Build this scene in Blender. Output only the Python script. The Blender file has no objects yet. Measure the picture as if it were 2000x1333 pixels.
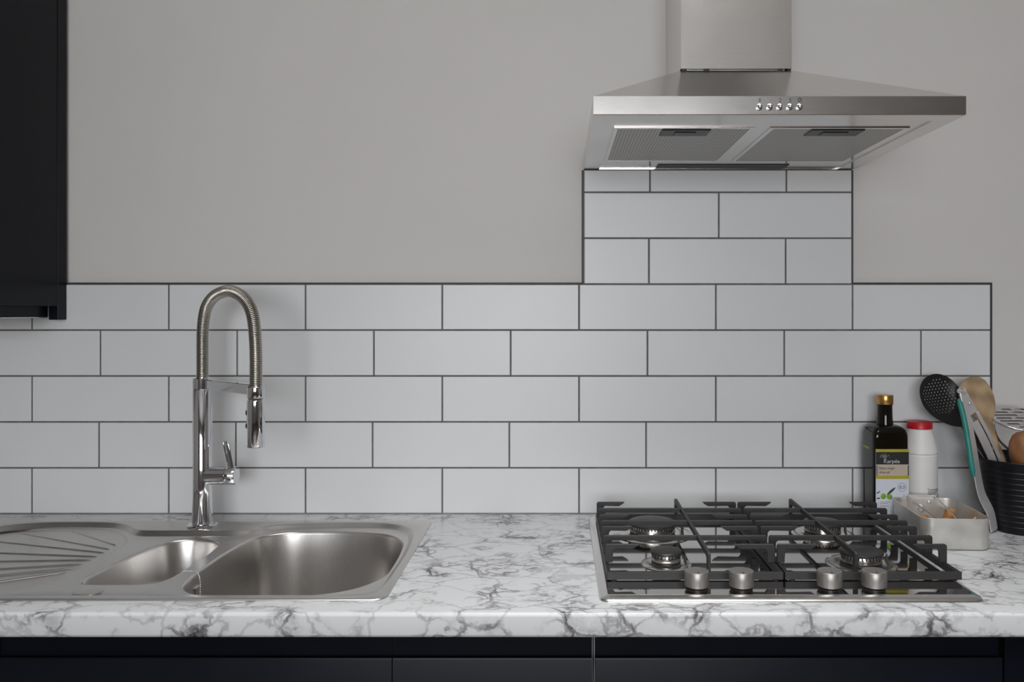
import bpy, bmesh, math, random
from mathutils import Vector, Matrix
random.seed(7)
PI = math.pi
scene = bpy.context.scene
COL = scene.collection

# ------------------------------------------------------------------ camera, world, light, exposure
CZ = 1.35                     # eye height
WT = 0.90                     # worktop surface
def Y(d): return -0.010 - d   # d = distance in front of the tile face

cam_d = bpy.data.cameras.new('camera'); cam = bpy.data.objects.new('camera', cam_d); COL.objects.link(cam)
cam.location = (0, Y(1.85), CZ); cam.rotation_euler = (PI/2, 0, 0)
cam_d.sensor_fit = 'HORIZONTAL'; cam_d.sensor_width = 36.0; cam_d.lens = 29.405
cam_d.shift_x = -0.0455; cam_d.shift_y = -0.02975; cam_d.clip_start = 0.02
scene.camera = cam

world = bpy.data.worlds.new('sky'); scene.world = world; world.use_nodes = True
wn = world.node_tree.nodes['Background']; wn.inputs[0].default_value = (0.75, 0.85, 1.0, 1); wn.inputs[1].default_value = 1.0

def area(name, loc, rot, sx, sy, power, col):
    l = bpy.data.lights.new(name, 'AREA'); l.shape = 'RECTANGLE'; l.size = sx; l.size_y = sy; l.energy = power; l.color = col
    o = bpy.data.objects.new(name, l); COL.objects.link(o); o.location = loc; o.rotation_euler = rot
    return o
ROOM = dict(x0=-2.3, x1=2.5, y1=0.0, y0=-4.6, z1=2.6)
# daylight through the window in the wall behind the camera
WIN = dict(x0=-1.25, x1=1.00, z0=0.95, z1=2.26)
area('window_behind_camera_offscreen', ((WIN['x0']+WIN['x1'])/2, ROOM['y0']-0.16, (WIN['z0']+WIN['z1'])/2), (PI/2, 0, 0), WIN['x1']-WIN['x0'], WIN['z1']-WIN['z0'], 98, (0.96, 0.98, 1.0))
# daylight through the rooflight
SKY = dict(x0=-0.45, x1=0.85, y0=-2.05, y1=-0.95)
area('rooflight_overhead_offscreen', ((SKY['x0']+SKY['x1'])/2, (SKY['y0']+SKY['y1'])/2, ROOM['z1']+0.22), (0, 0, 0), SKY['x1']-SKY['x0'], SKY['y1']-SKY['y0'], 62, (1.0, 0.985, 0.97))

vs = scene.view_settings
vs.view_transform = 'Standard'; vs.look = 'None'; vs.gamma = 1; vs.use_curve_mapping = False; vs.exposure = 0.0

# ------------------------------------------------------------------ materials
def lin(r, g, b):
    f = lambda c: (c/255/12.92) if c/255 <= 0.04045 else ((c/255+0.055)/1.055)**2.4
    return (f(r), f(g), f(b), 1)
class NT:
    def __init__(s, name):
        s.m = bpy.data.materials.new(name); s.m.use_nodes = True; s.t = s.m.node_tree
        s.b = s.t.nodes['Principled BSDF']
    def n(s, typ, **kw):
        o = s.t.nodes.new(typ)
        for k, v in kw.items(): setattr(o, k, v)
        return o
    def l(s, a, b): s.t.links.new(a, b)
    def coord(s, scale=(1, 1, 1)):
        g = s.n('ShaderNodeNewGeometry'); mp = s.n('ShaderNodeMapping'); mp.inputs['Scale'].default_value = scale
        s.l(g.outputs['Position'], mp.inputs[0]); return mp.outputs[0]
    def noise(s, vec, scale, detail=3, rough=0.5, dist=0):
        n = s.n('ShaderNodeTexNoise'); n.inputs['Scale'].default_value = scale; n.inputs['Detail'].default_value = detail
        n.inputs['Roughness'].default_value = rough; n.inputs['Distortion'].default_value = dist
        s.l(vec, n.inputs['Vector']); return n
    def ramp(s, fac, stops, interp='LINEAR'):
        r = s.n('ShaderNodeValToRGB'); r.color_ramp.interpolation = interp
        e = r.color_ramp.elements
        while len(e) < len(stops): e.new(0.5)
        for i, (p, c) in enumerate(stops):
            e[i].position = p; e[i].color = c if len(c) == 4 else (*c, 1)
        s.l(fac, r.inputs[0]); return r.outputs[0]
    def bump(s, h, strength, dist=0.001):
        b = s.n('ShaderNodeBump'); b.inputs['Strength'].default_value = strength; b.inputs['Distance'].default_value = dist
        s.l(h, b.inputs['Height']); s.l(b.outputs[0], s.b.inputs['Normal'])
    def math(s, op, a, b=None, clamp=False):
        n = s.n('ShaderNodeMath', operation=op, use_clamp=clamp)
        for i, v in enumerate((a, b)):
            if v is None: continue
            if isinstance(v, (int, float)): n.inputs[i].default_value = v
            else: s.l(v, n.inputs[i])
        return n.outputs[0]
M = {}
def simple(name, col, rough=0.5, metal=0.0, var=0.06, nscale=30, rvar=0.05, scale=(1, 1, 1), bump=0, coat=0, spec=None):
    """Plain material with gentle procedural colour and roughness variation."""
    t = NT(name); v = t.coord(scale); n = t.noise(v, nscale, 4)
    a = tuple(max(0, c*(1-var)) for c in col[:3]); b = tuple(min(1, c*(1+var)) for c in col[:3])
    t.l(t.ramp(n.outputs['Fac'], [(0.3, a), (0.7, b)]), t.b.inputs['Base Color'])
    r = t.n('ShaderNodeMapRange'); r.inputs[3].default_value = max(0.02, rough-rvar); r.inputs[4].default_value = min(1, rough+rvar)
    t.l(n.outputs['Fac'], r.inputs[0]); t.l(r.outputs[0], t.b.inputs['Roughness'])
    t.b.inputs['Metallic'].default_value = metal
    if coat: t.b.inputs['Coat Weight'].default_value = coat; t.b.inputs['Coat Roughness'].default_value = 0.08
    if spec is not None: t.b.inputs['Specular IOR Level'].default_value = spec
    if bump: t.bump(n.outputs['Fac'], bump)
    M[name] = t.m; return t
simple('wall_paint', lin(208, 205, 202), 0.62, var=0.012, nscale=3, bump=0.0)
simple('room_paint', lin(196, 191, 187), 0.7, var=0.02, nscale=2)
simple('ceiling_paint', lin(215, 213, 210), 0.8, var=0.01, nscale=2)
simple('floor_wood', lin(92, 76, 62), 0.45, var=0.25, nscale=6, scale=(1, 8, 1))
simple('tile_glaze', lin(216, 217, 218), 0.34, var=0.012, nscale=2.2, rvar=0.03, spec=0.4)
simple('grout', lin(106, 103, 101), 0.9, var=0.18, nscale=60, bump=0.2)
simple('trim_dark', lin(58, 57, 58), 0.5, var=0.1)
simple('silicone', lin(120, 120, 120), 0.5, var=0.2)
simple('navy_satin', lin(13, 16, 24), 0.30, var=0.05, nscale=12, spec=0.14)
simple('carcass_grey', lin(150, 150, 150), 0.6)
simple('chrome', (0.72, 0.73, 0.75, 1), 0.06, 1.0, var=0.02, rvar=0.015)
simple('coil_steel', (0.50, 0.475, 0.43, 1), 0.24, 1.0, var=0.05)
simple('hob_steel', (0.54, 0.525, 0.51, 1), 0.055, 1.0, var=0.02, rvar=0.012, nscale=15)
simple('rim_steel', (0.66, 0.65, 0.63, 1), 0.26, 1.0, var=0.03)
simple('knob_steel', (0.38, 0.36, 0.34, 1), 0.45, 1.0, var=0.08, nscale=200, scale=(1, 1, 0.05))
simple('burner_alu', (0.62, 0.60, 0.57, 1), 0.22, 1.0, var=0.1)
simple('cast_iron', lin(34, 32, 32), 0.5, var=0.12, nscale=150, bump=0.15)
simple('burner_enamel', lin(40, 39, 38), 0.42, var=0.1, nscale=100)
simple('black_plastic', lin(26, 25, 27), 0.38, var=0.1)
simple('tin_alu', (0.60, 0.585, 0.55, 1), 0.42, 0.75, var=0.1, nscale=30, rvar=0.1)
simple('oil_glass', lin(20, 17, 11), 0.06, 0.0, var=0.15, nscale=12, rvar=0.02, spec=0.32)
simple('gold_cap', (0.60, 0.36, 0.11, 1), 0.3, 1.0, var=0.12, nscale=80)
simple('white_plastic', lin(222, 219, 217), 0.4, var=0.015)
simple('red_plastic', lin(180, 14, 28), 0.4, var=0.06)
simple('label_white', lin(196, 199, 210), 0.55, var=0.01)
simple('label_black', lin(22, 20, 22), 0.5, var=0.05)
simple('label_beige', lin(176, 164, 148), 0.55, var=0.03)
simple('label_lime', lin(158, 150, 20), 0.5, var=0.05)
simple('print_black', lin(24, 24, 28), 0.6, var=0.05)
simple('print_grey', lin(120, 118, 116), 0.6, var=0.05)
simple('olive_green', lin(110, 150, 30), 0.5, var=0.3, nscale=200)
simple('leaf_green', lin(44, 66, 44), 0.5, var=0.2, nscale=200)
simple('teal_grip', lin(38, 120, 112), 0.42, var=0.08)
simple('polished_steel', (0.68, 0.66, 0.66, 1), 0.16, 1.0, var=0.04)
simple('bucket_enamel', lin(16, 15, 22), 0.36, var=0.12, nscale=60, scale=(0.2, 0.2, 3), spec=0.25)
simple('cork_tan', lin(178, 122, 70), 0.8, var=0.3, nscale=200)
simple('match_wood', lin(205, 190, 150), 0.8, var=0.1)
simple('tongs_steel', (0.72, 0.70, 0.70, 1), 0.4, 0.7, var=0.04)
simple('blade_grey', lin(128, 128, 130), 0.3, 0.8)
simple('ceramic_dark', lin(48, 44, 42), 0.5)

def brushed(name, col, rough, scale, bump=0.02, rvar=0.10):
    t = NT(name); v = t.coord(scale); n = t.noise(v, 60, 5, 0.6)
    v2 = t.coord(); n2 = t.noise(v2, 5, 3)
    a = tuple(c*0.88 for c in col); b = tuple(min(1, c*1.1) for c in col)
    f = t.math('ADD', t.math('MULTIPLY', n.outputs['Fac'], 0.6), t.math('MULTIPLY', n2.outputs['Fac'], 0.4))
    t.l(t.ramp(f, [(0.3, a), (0.7, b)]), t.b.inputs['Base Color'])
    r = t.n('ShaderNodeMapRange'); r.inputs[3].default_value = rough-rvar; r.inputs[4].default_value = rough+rvar
    t.l(f, r.inputs[0]); t.l(r.outputs[0], t.b.inputs['Roughness']); t.b.inputs['Metallic'].default_value = 1
    t.bump(n.outputs['Fac'], bump, 0.0005); M[name] = t.m
brushed('hood_steel', (0.72, 0.695, 0.675), 0.20, (0.6, 0.6, 25), 0.006, 0.05)
brushed('hood_under', (0.72, 0.695, 0.675), 0.20, (0.6, 25, 25), 0.006, 0.05)   # same steel, grain running across
brushed('sink_steel', (0.60, 0.58, 0.56), 0.31, (0.8, 20, 20), 0.006, 0.07)
brushed('bowl_steel', (0.60, 0.58, 0.56), 0.31, (14, 14, 0.7), 0.006, 0.07)   # same steel, grain running down

def wood(name, c1, c2, scale, rough=0.6):
    t = NT(name); v = t.coord(scale); n = t.noise(v, 18, 4, 0.6, 1.2)
    w = t.n('ShaderNodeTexWave', wave_type='RINGS'); w.inputs['Scale'].default_value = 24; w.inputs['Distortion'].default_value = 3
    t.l(v, w.inputs[0])
    f = t.math('ADD', t.math('MULTIPLY', n.outputs['Fac'], 0.75), t.math('MULTIPLY', w.outputs['Fac'], 0.25))
    t.l(t.ramp(f, [(0.3, c1), (0.7, c2)]), t.b.inputs['Base Color']); t.b.inputs['Roughness'].default_value = rough
    M[name] = t.m
wood('beech', lin(120, 96, 68), lin(168, 142, 106), (1, 1, 0.35))
wood('warm_wood', lin(112, 72, 42), lin(142, 96, 58), (1, 1, 0.3))

def marble():
    t = NT('marble_laminate'); v0 = t.coord((1, 1, 1))
    nd = t.noise(v0, 9, 5, 0.62)
    sub = t.n('ShaderNodeVectorMath', operation='SUBTRACT'); t.l(nd.outputs['Color'], sub.inputs[0]); sub.inputs[1].default_value = (0.5, 0.5, 0.5)
    sc = t.n('ShaderNodeVectorMath', operation='SCALE'); t.l(sub.outputs[0], sc.inputs[0]); sc.inputs['Scale'].default_value = 0.085
    ad = t.n('ShaderNodeVectorMath', operation='ADD'); t.l(v0, ad.inputs[0]); t.l(sc.outputs[0], ad.inputs[1])
    def cells(scale, w, off):
        mp = t.n('ShaderNodeMapping'); mp.inputs['Location'].default_value = off; mp.inputs['Rotation'].default_value = (0, 0, 0.6); mp.inputs['Scale'].default_value = (0.75, 1.25, 1.0)
        t.l(ad.outputs[0], mp.inputs[0])
        vo = t.n('ShaderNodeTexVoronoi', feature='DISTANCE_TO_EDGE'); vo.inputs['Scale'].default_value = scale
        t.l(mp.outputs[0], vo.inputs['Vector'])
        r = t.n('ShaderNodeMapRange', interpolation_type='SMOOTHERSTEP'); r.inputs[1].default_value = 0.0; r.inputs[2].default_value = w
        r.inputs[3].default_value = 1; r.inputs[4].default_value = 0
        t.l(vo.outputs['Distance'], r.inputs[0]); return r.outputs[0]
    m1 = t.noise(v0, 13, 3, 0.6); m2 = t.noise(ad.outputs[0], 26, 4, 0.65)
    k1 = t.ramp(m1.outputs['Fac'], [(0.45, (0, 0, 0)), (0.70, (1, 1, 1))])
    k2 = t.ramp(m2.outputs['Fac'], [(0.46, (0, 0, 0)), (0.68, (1, 1, 1))])
    a = t.math('MULTIPLY', cells(13, 0.055, (0, 0, 0)), t.math('ADD', t.math('MULTIPLY', k1, 0.75), 0.18))
    b = t.math('MULTIPLY', cells(31, 0.12, (3.1, 1.7, 0.4)), t.math('MULTIPLY', k1, 0.62))
    c = t.math('MULTIPLY', t.math('MULTIPLY', k2, k1), 0.34)
    f = t.math('ADD', t.math('MAXIMUM', a, b), c, clamp=True)
    t.l(t.ramp(f, [(0.0, lin(198, 200, 201)), (0.35, lin(152, 152, 154)), (1.0, lin(60, 58, 60))]), t.b.inputs['Base Color'])
    t.b.inputs['Roughness'].default_value = 0.28; t.b.inputs['Specular IOR Level'].default_value = 0.35; M['marble_laminate'] = t.m
marble()

def filter_mesh():
    t = NT('filter_mesh'); v = t.coord((1, 1, 1))
    mp = t.n('ShaderNodeMapping'); mp.inputs['Scale'].default_value = (240, 240, 0); mp.inputs['Rotation'].default_value = (0, 0, PI/4)
    t.l(v, mp.inputs[0])
    sp = t.n('ShaderNodeSeparateXYZ'); t.l(mp.outputs[0], sp.inputs[0])
    a = t.math('SINE', t.math('MULTIPLY', sp.outputs[0], PI)); b = t.math('SINE', t.math('MULTIPLY', sp.outputs[1], PI))
    f = t.math('ADD', t.math('MULTIPLY', t.math('MULTIPLY', a, b), 0.5), 0.5)
    t.l(t.ramp(f, [(0.45, (0.46, 0.445, 0.42)), (0.8, (0.20, 0.195, 0.185))]), t.b.inputs['Base Color'])
    t.b.inputs['Metallic'].default_value = 0.85; t.b.inputs['Roughness'].default_value = 0.4; M['filter_mesh'] = t.m
filter_mesh()

def pane():
    t = NT('window_glass'); out = t.t.nodes['Material Output']
    g = t.n('ShaderNodeBsdfGlossy'); g.inputs['Roughness'].default_value = 0.02
    tr = t.n('ShaderNodeBsdfTransparent'); mx = t.n('ShaderNodeMixShader'); lw = t.n('ShaderNodeFresnel')
    t.l(lw.outputs[0], mx.inputs[0]); t.l(tr.outputs[0], mx.inputs[1]); t.l(g.outputs[0], mx.inputs[2]); t.l(mx.outputs[0], out.inputs[0])
    M['window_glass'] = t.m
pane()

# ------------------------------------------------------------------ mesh helpers (world coordinates in, one mesh object out)
def rootloc(p):
    v = Vector((0, 0, 0))
    while p is not None: v += p.location; p = p.parent
    return v
class MB:
    def __init__(s): s.v = []; s.f = []
    def add(s, vs_, fs):
        o = len(s.v); s.v += [Vector(q) for q in vs_]; s.f += [tuple(i+o for i in f) for f in fs]; return s
    def box(s, x0, x1, y0, y1, z0, z1):
        if y0 > y1: y0, y1 = y1, y0
        c = [(x, y, z) for z in (z0, z1) for y in (y0, y1) for x in (x0, x1)]
        return s.add(c, [(0, 2, 3, 1), (4, 5, 7, 6), (0, 1, 5, 4), (1, 3, 7, 5), (3, 2, 6, 7), (2, 0, 4, 6)])
    def loft(s, loops, closed=True, cap0=True, cap1=True):
        n = len(loops[0]); vs_ = [q for lp in loops for q in lp]; fs = []
        for i in range(len(loops)-1):
            for j in range(n if closed else n-1):
                a, b = i*n+j, i*n+(j+1) % n; fs.append((a, b, b+n, a+n))
        if cap0: fs.append(tuple(reversed(range(n))))
        if cap1: fs.append(tuple(range((len(loops)-1)*n, len(loops)*n)))
        return s.add(vs_, fs)
    def lathe(s, c, prof, seg=40, axis='Z', cap0=True, cap1=True):
        lps = []
        for r, h in prof:
            lp = []
            for k in range(seg):
                a = 2*PI*k/seg; u, w = r*math.cos(a), r*math.sin(a)
                lp.append({'Z': (c[0]+u, c[1]+w, c[2]+h), 'X': (c[0]+h, c[1]+u, c[2]+w), 'Y': (c[0]+w, c[1]+h, c[2]+u)}[axis])
            lps.append(lp)
        return s.loft(lps, True, cap0, cap1)
    def tube(s, pts, r, seg=10, closed=False, cap=True):
        pts = [Vector(p) for p in pts]; n = len(pts); rr = r if isinstance(r, (list, tuple)) else [r]*n
        tg = []
        for i in range(n):
            a = pts[(i-1) % n] if (closed or i > 0) else pts[0]; b = pts[(i+1) % n] if (closed or i < n-1) else pts[-1]
            tg.append((b-a).normalized())
        u = tg[0].orthogonal().normalized(); lps = []
        for i in range(n):
            u = (u - tg[i]*u.dot(tg[i]))
            if u.length < 1e-6: u = tg[i].orthogonal()
            u.normalize(); w = tg[i].cross(u)
            lps.append([pts[i]+(u*math.cos(2*PI*k/seg)+w*math.sin(2*PI*k/seg))*rr[i] for k in range(seg)])
        if closed: lps.append(lps[0])
        return s.loft(lps, True, cap and not closed, cap and not closed)
    def sphere(s, c, r, seg=16, rings=10, sc=(1, 1, 1)):
        lps = []
        for i in range(1, rings):
            t = PI*i/rings
            lps.append([(c[0]+sc[0]*r*math.sin(t)*math.cos(2*PI*k/seg), c[1]+sc[1]*r*math.sin(t)*math.sin(2*PI*k/seg), c[2]-sc[2]*r*math.cos(t)) for k in range(seg)])
        return s.loft(lps)
    def xform(s, mat):
        s.v = [mat @ q for q in s.v]; return s
    def build(s, name, mat, parent=None, smooth=None, bevel=0, bseg=2, fix=True):
        off = rootloc(parent)
        me = bpy.data.meshes.new(name)
        bm = bmesh.new(); vv = [bm.verts.new(q-off) for q in s.v]
        for f in s.f:
            try: bm.faces.new([vv[i] for i in f])
            except ValueError: pass
        bmesh.ops.remove_doubles(bm, verts=bm.verts, dist=1e-6)
        if fix: bmesh.ops.recalc_face_normals(bm, faces=bm.faces)
        if bevel:
            es = [e for e in bm.edges if len(e.link_faces) == 2 and e.calc_face_angle(0) > 0.5]
            bmesh.ops.bevel(bm, geom=es, offset=bevel, segments=bseg, profile=0.5, affect='EDGES', clamp_overlap=True)
        bm.to_mesh(me); bm.free()
        pass
        if smooth: me.shade_smooth(); me.set_sharp_from_angle(angle=math.radians(smooth))
        me.materials.append(M[mat])
        o = bpy.data.objects.new(name, me); COL.objects.link(o)
        if parent is not None: o.parent = parent
        return o
def tag(o, label, cat, group=None, kind=None):
    if label: o['label'] = label
    if cat: o['category'] = cat
    if group: o['group'] = group
    if kind: o['kind'] = kind
    return o
def thing(name, loc, label, cat, group=None):
    o = bpy.data.objects.new(name, None); COL.objects.link(o); o.location = loc; o.empty_display_size = 0.05
    bpy.context.view_layer.update()
    return tag(o, label, cat, group)
def struct(o): o['kind'] = 'structure'; return o
def spline(pts, per=8, closed=True):
    P = [Vector(p) for p in pts]; n = len(P); out = []
    for i in range(n if closed else n-1):
        g = lambda k: P[k % n] if closed else P[max(0, min(n-1, k))]
        p0, p1, p2, p3 = g(i-1), g(i), g(i+1), g(i+2)
        for k in range(per):
            t = k/per
            out.append(0.5*((2*p1)+(-p0+p2)*t+(2*p0-5*p1+4*p2-p3)*t*t+(-p0+3*p1-3*p2+p3)*t**3))
    if not closed: out.append(P[-1])
    return out
def rrect(x0, x1, y0, y1, r, seg=6):
    out = []
    for cx, cy, a0 in ((x1-r, y1-r, 0), (x0+r, y1-r, PI/2), (x0+r, y0+r, PI), (x1-r, y0+r, 1.5*PI)):
        for k in range(seg+1):
            a = a0+PI/2*k/seg; out.append((cx+r*math.cos(a), cy+r*math.sin(a)))
    return out
def inset2(lp, d):
    """offset a closed 2D loop inward by d"""
    n = len(lp); A = sum(lp[i][0]*lp[(i+1) % n][1]-lp[(i+1) % n][0]*lp[i][1] for i in range(n)); sg = 1 if A > 0 else -1
    out = []
    for i in range(n):
        a, b, c = Vector(lp[i-1][:2]), Vector(lp[i][:2]), Vector(lp[(i+1) % n][:2])
        e1 = (b-a).normalized(); e2 = (c-b).normalized(); nn = Vector((-e1.y-e2.y, e1.x+e2.x))
        nn = nn.normalized()*sg; k = max(0.6, nn.dot(Vector((-e1.y, e1.x))*sg)); out.append(tuple(b+nn*d/k))
    return out
def fill_loops(loops_z, name='f'):
    """triangulated face between nested loops; returns verts, faces"""
    bm = bmesh.new()
    for lp in loops_z:
        vv = [bm.verts.new(q) for q in lp]
        for i in range(len(vv)): bm.edges.new((vv[i], vv[(i+1) % len(vv)]))
    bmesh.ops.triangle_fill(bm, use_beauty=True, use_dissolve=False, edges=bm.edges[:], normal=(0, 0, 1))
    bm.verts.index_update(); v = [q.co.copy() for q in bm.verts]; f = [tuple(q.index for q in fc.verts) for fc in bm.faces]
    bm.free(); return v, f
def text(name, body, loc, rot, size, mat, parent, ext=0.0002, align='CENTER', sx=1.0):
    c = bpy.data.curves.new(name, 'FONT'); c.body = body; c.size = size; c.align_x = align; c.extrude = ext; c.resolution_u = 3
    t = bpy.data.objects.new(name+'_src', c); COL.objects.link(t)
    dg = bpy.context.evaluated_depsgraph_get(); me = bpy.data.meshes.new_from_object(t.evaluated_get(dg)); bpy.data.objects.remove(t); bpy.data.curves.remove(c)
    me.name = name; me.materials.clear(); me.materials.append(M[mat])
    o = bpy.data.objects.new(name, me); COL.objects.link(o); o.parent = parent
    o.location = Vector(loc)-rootloc(parent); o.rotation_euler = rot; o.scale = (sx, 1, 1)
    return o

# ------------------------------------------------------------------ the room
R = ROOM; T = 0.12
wall_back = struct(MB().box(R['x0'], R['x1'], 0, T, 0, R['z1']).build('wall_back', 'wall_paint'))
struct(MB().box(R['x0']-T, R['x0'], R['y0'], T, 0, R['z1']).build('wall_left', 'room_paint'))
struct(MB().box(R['x1'], R['x1']+T, R['y0'], T, 0, R['z1']).build('wall_right', 'room_paint'))
wf = MB(); W = WIN
for b in ((R['x0'], W['x0'], 0, R['z1']), (W['x1'], R['x1'], 0, R['z1']), (W['x0'], W['x1'], 0, W['z0']), (W['x0'], W['x1'], W['z1'], R['z1'])):
    wf.box(b[0], b[1], R['y0']-T, R['y0'], b[2], b[3])
struct(wf.build('wall_front', 'room_paint'))
struct(MB().box(R['x0'], R['x1'], R['y0'], 0, -0.05, 0).build('floor', 'floor_wood'))
ce = MB(); S = SKY
for b in ((R['x0'], S['x0'], R['y0'], 0), (S['x1'], R['x1'], R['y0'], 0), (S['x0'], S['x1'], R['y0'], S['y0']), (S['x0'], S['x1'], S['y1'], 0)):
    ce.box(b[0], b[1], b[2], b[3], R['z1'], R['z1']+T)
struct(ce.build('ceiling', 'ceiling_paint'))
def window(name, mk, bars):
    fr = MB()
    for b in bars: fr.box(*b)
    w = struct(fr.build(name, 'white_plastic', bevel=0.004)); mk.build('pane', 'window_glass', w); return w
y = R['y0']; fw = 0.05
window('window_1', MB().box(W['x0']+fw, W['x1']-fw, y-0.07, y-0.064, W['z0']+fw, W['z1']-fw),
       [(W['x0'], W['x1'], y-0.10, y-0.04, W['z0'], W['z0']+fw), (W['x0'], W['x1'], y-0.10, y-0.04, W['z1']-fw, W['z1']),
        (W['x0'], W['x0']+fw, y-0.10, y-0.04, W['z0'], W['z1']), (W['x1']-fw, W['x1'], y-0.10, y-0.04, W['z0'], W['z1']),
        ((W['x0']+W['x1'])/2-0.03, (W['x0']+W['x1'])/2+0.03, y-0.10, y-0.04, W['z0'], W['z1'])])
z = R['z1']+0.06
window('window_2', MB().box(S['x0']+fw, S['x1']-fw, S['y0']+fw, S['y1']-fw, z, z+0.006),
       [(S['x0'], S['x1'], S['y0'], S['y0']+fw, z-0.03, z+0.04), (S['x0'], S['x1'], S['y1']-fw, S['y1'], z-0.03, z+0.04),
        (S['x0'], S['x0']+fw, S['y0'], S['y1'], z-0.03, z+0.04), (S['x1']-fw, S['x1'], S['y0'], S['y1'], z-0.03, z+0.04)])

# ------------------------------------------------------------------ splashback: grout bed, single tiles, edge trims
ROWH = 0.1017; PIT = 0.3026; X0 = 0.0453; XE = 0.9560; XC0, XC1 = 0.0555, 0.6492
ZB = WT; JW = 0.0034
ztop = ZB+5*ROWH; HZ = CZ+0.3125      # hood underside
XL = X0-6*PIT                          # splashback runs on to the left beyond the wall cabinet
g = MB().box(XL, XE, 0, -0.0082, ZB, ztop); g.build('grout', 'grout', wall_back)
MB().box(XC0-0.002, XC1+0.002, 0, -0.0082, ztop, HZ-0.001).build('grout', 'grout', wall_back)
tile_cache = {}
def tile(xa, xb, za, zb):
    w = round(xb-xa-JW, 4); h = round(zb-za-JW, 4)
    if w < 0.01: return
    key = (w, h)
    if key not in tile_cache:
        me = MB().box(-w/2, w/2, -0.004, 0.004, -h/2, h/2).build('tile', 'tile_glaze', None, bevel=0.0011, bseg=2)
        tile_cache[key] = me.data; bpy.data.objects.remove(me)
    o = bpy.data.objects.new('tile', tile_cache[key]); COL.objects.link(o); o.parent = wall_back
    o.location = ((xa+xb)/2, -0.0062+random.uniform(-0.00025, 0.00025), (za+zb)/2)
    o.rotation_euler = (random.uniform(-0.0016, 0.0016), 0, random.uniform(-0.0008, 0.0008))
for r in range(5):
    off = X0 if r % 2 == 0 else X0+PIT/2
    if r == 1: off -= 0.003
    ed = [XL] + [off+k*PIT for k in range(-6, 4) if XL+0.02 < off+k*PIT < XE-0.02] + [XE]
    for a, b in zip(ed, ed[1:]): tile(a, b, ZB+r*ROWH, ZB+(r+1)*ROWH)
px = lambda p: (p-1091)/883
for r, ed in ((5, [XC0, px(1267.5), px(1534.5), XC1]), (6, [XC0, px(1404), XC1]), (7, [XC0, px(1269.5), px(1536), XC1])):
    zt = min(ZB+(r+1)*ROWH, HZ-0.0005)
    for a, b in zip(ed, ed[1:]): tile(a, b, ZB+r*ROWH, zt)
tr = MB(); tw = 0.0036
for b in ((XL, XC0-tw, ztop, ztop+tw), (XC0-tw-0.0004, XC0, ztop, HZ-0.001), (XC1, XC1+tw, ztop, HZ-0.001), (XC1, XE+tw, ztop, ztop+tw), (XE, XE+tw+0.001, ZB, ztop+tw)):
    MB().box(b[0], b[1], 0, -0.0085, b[2], b[3]).build('tile_edge_trim', 'trim_dark', wall_back, bevel=0.001, bseg=1)
MB().add([(XL, -0.0095, WT+0.003), (XE, -0.0095, WT+0.003), (XE, -0.0135, WT+0.0002), (XL, -0.0135, WT+0.0002), (XL, -0.0095, WT+0.0002), (XE, -0.0095, WT+0.0002)],
         [(0, 1, 2, 3), (3, 2, 5, 4), (0, 3, 4), (1, 5, 2), (0, 4, 5, 1)]).build('silicone_bead', 'silicone', wall_back)

# ------------------------------------------------------------------ worktop with cut-outs
SX0, SX1, SD0, SD1 = -1.238, -0.268, 0.066, 0.556      # sink outline
HX0, HX1, HD0, HD1 = 0.0635, 0.6605, 0.040, 0.5625      # hob outline
def worktop():
    fr = 0.606; th = 0.038; pr = []
    for k in range(9):
        a = PI/2*k/8; pr.append((fr-0.006+0.006*math.sin(a), WT-0.006+0.006*math.cos(a)))
    for k in range(5):
        a = PI/2*k/4; pr.append((fr-0.006+0.006*math.cos(a), WT-th+0.006-0.006*math.sin(a)))
    pr += [(0.0, WT-th), (0.0, WT)]
    xs = (-1.62, 1.62)
    m = MB().loft([[(x, Y(d), z) for d, z in pr] for x in xs])
    o = m.build('worktop', 'marble_laminate', None, smooth=40)
    for (a, b, c, d) in ((SX0+0.012, SX1-0.012, SD0+0.012, SD1-0.012), (HX0+0.02, HX1-0.02, HD0+0.02, HD1-0.02)):
        cu = MB().box(a, b, Y(c), Y(d), WT-0.1, WT+0.1).build('cut', 'marble_laminate')
        md = o.modifiers.new('b', 'BOOLEAN'); md.operation = 'DIFFERENCE'; md.solver = 'EXACT'; md.object = cu
        dg = bpy.context.evaluated_depsgraph_get(); me = bpy.data.meshes.new_from_object(o.evaluated_get(dg))
        o.modifiers.clear(); o.data = me; bpy.data.objects.remove(cu)
    o.data.name = 'worktop'
    return tag(o, 'white worktop with grey marble veins and a rounded front edge', 'worktop')
worktop()

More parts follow.
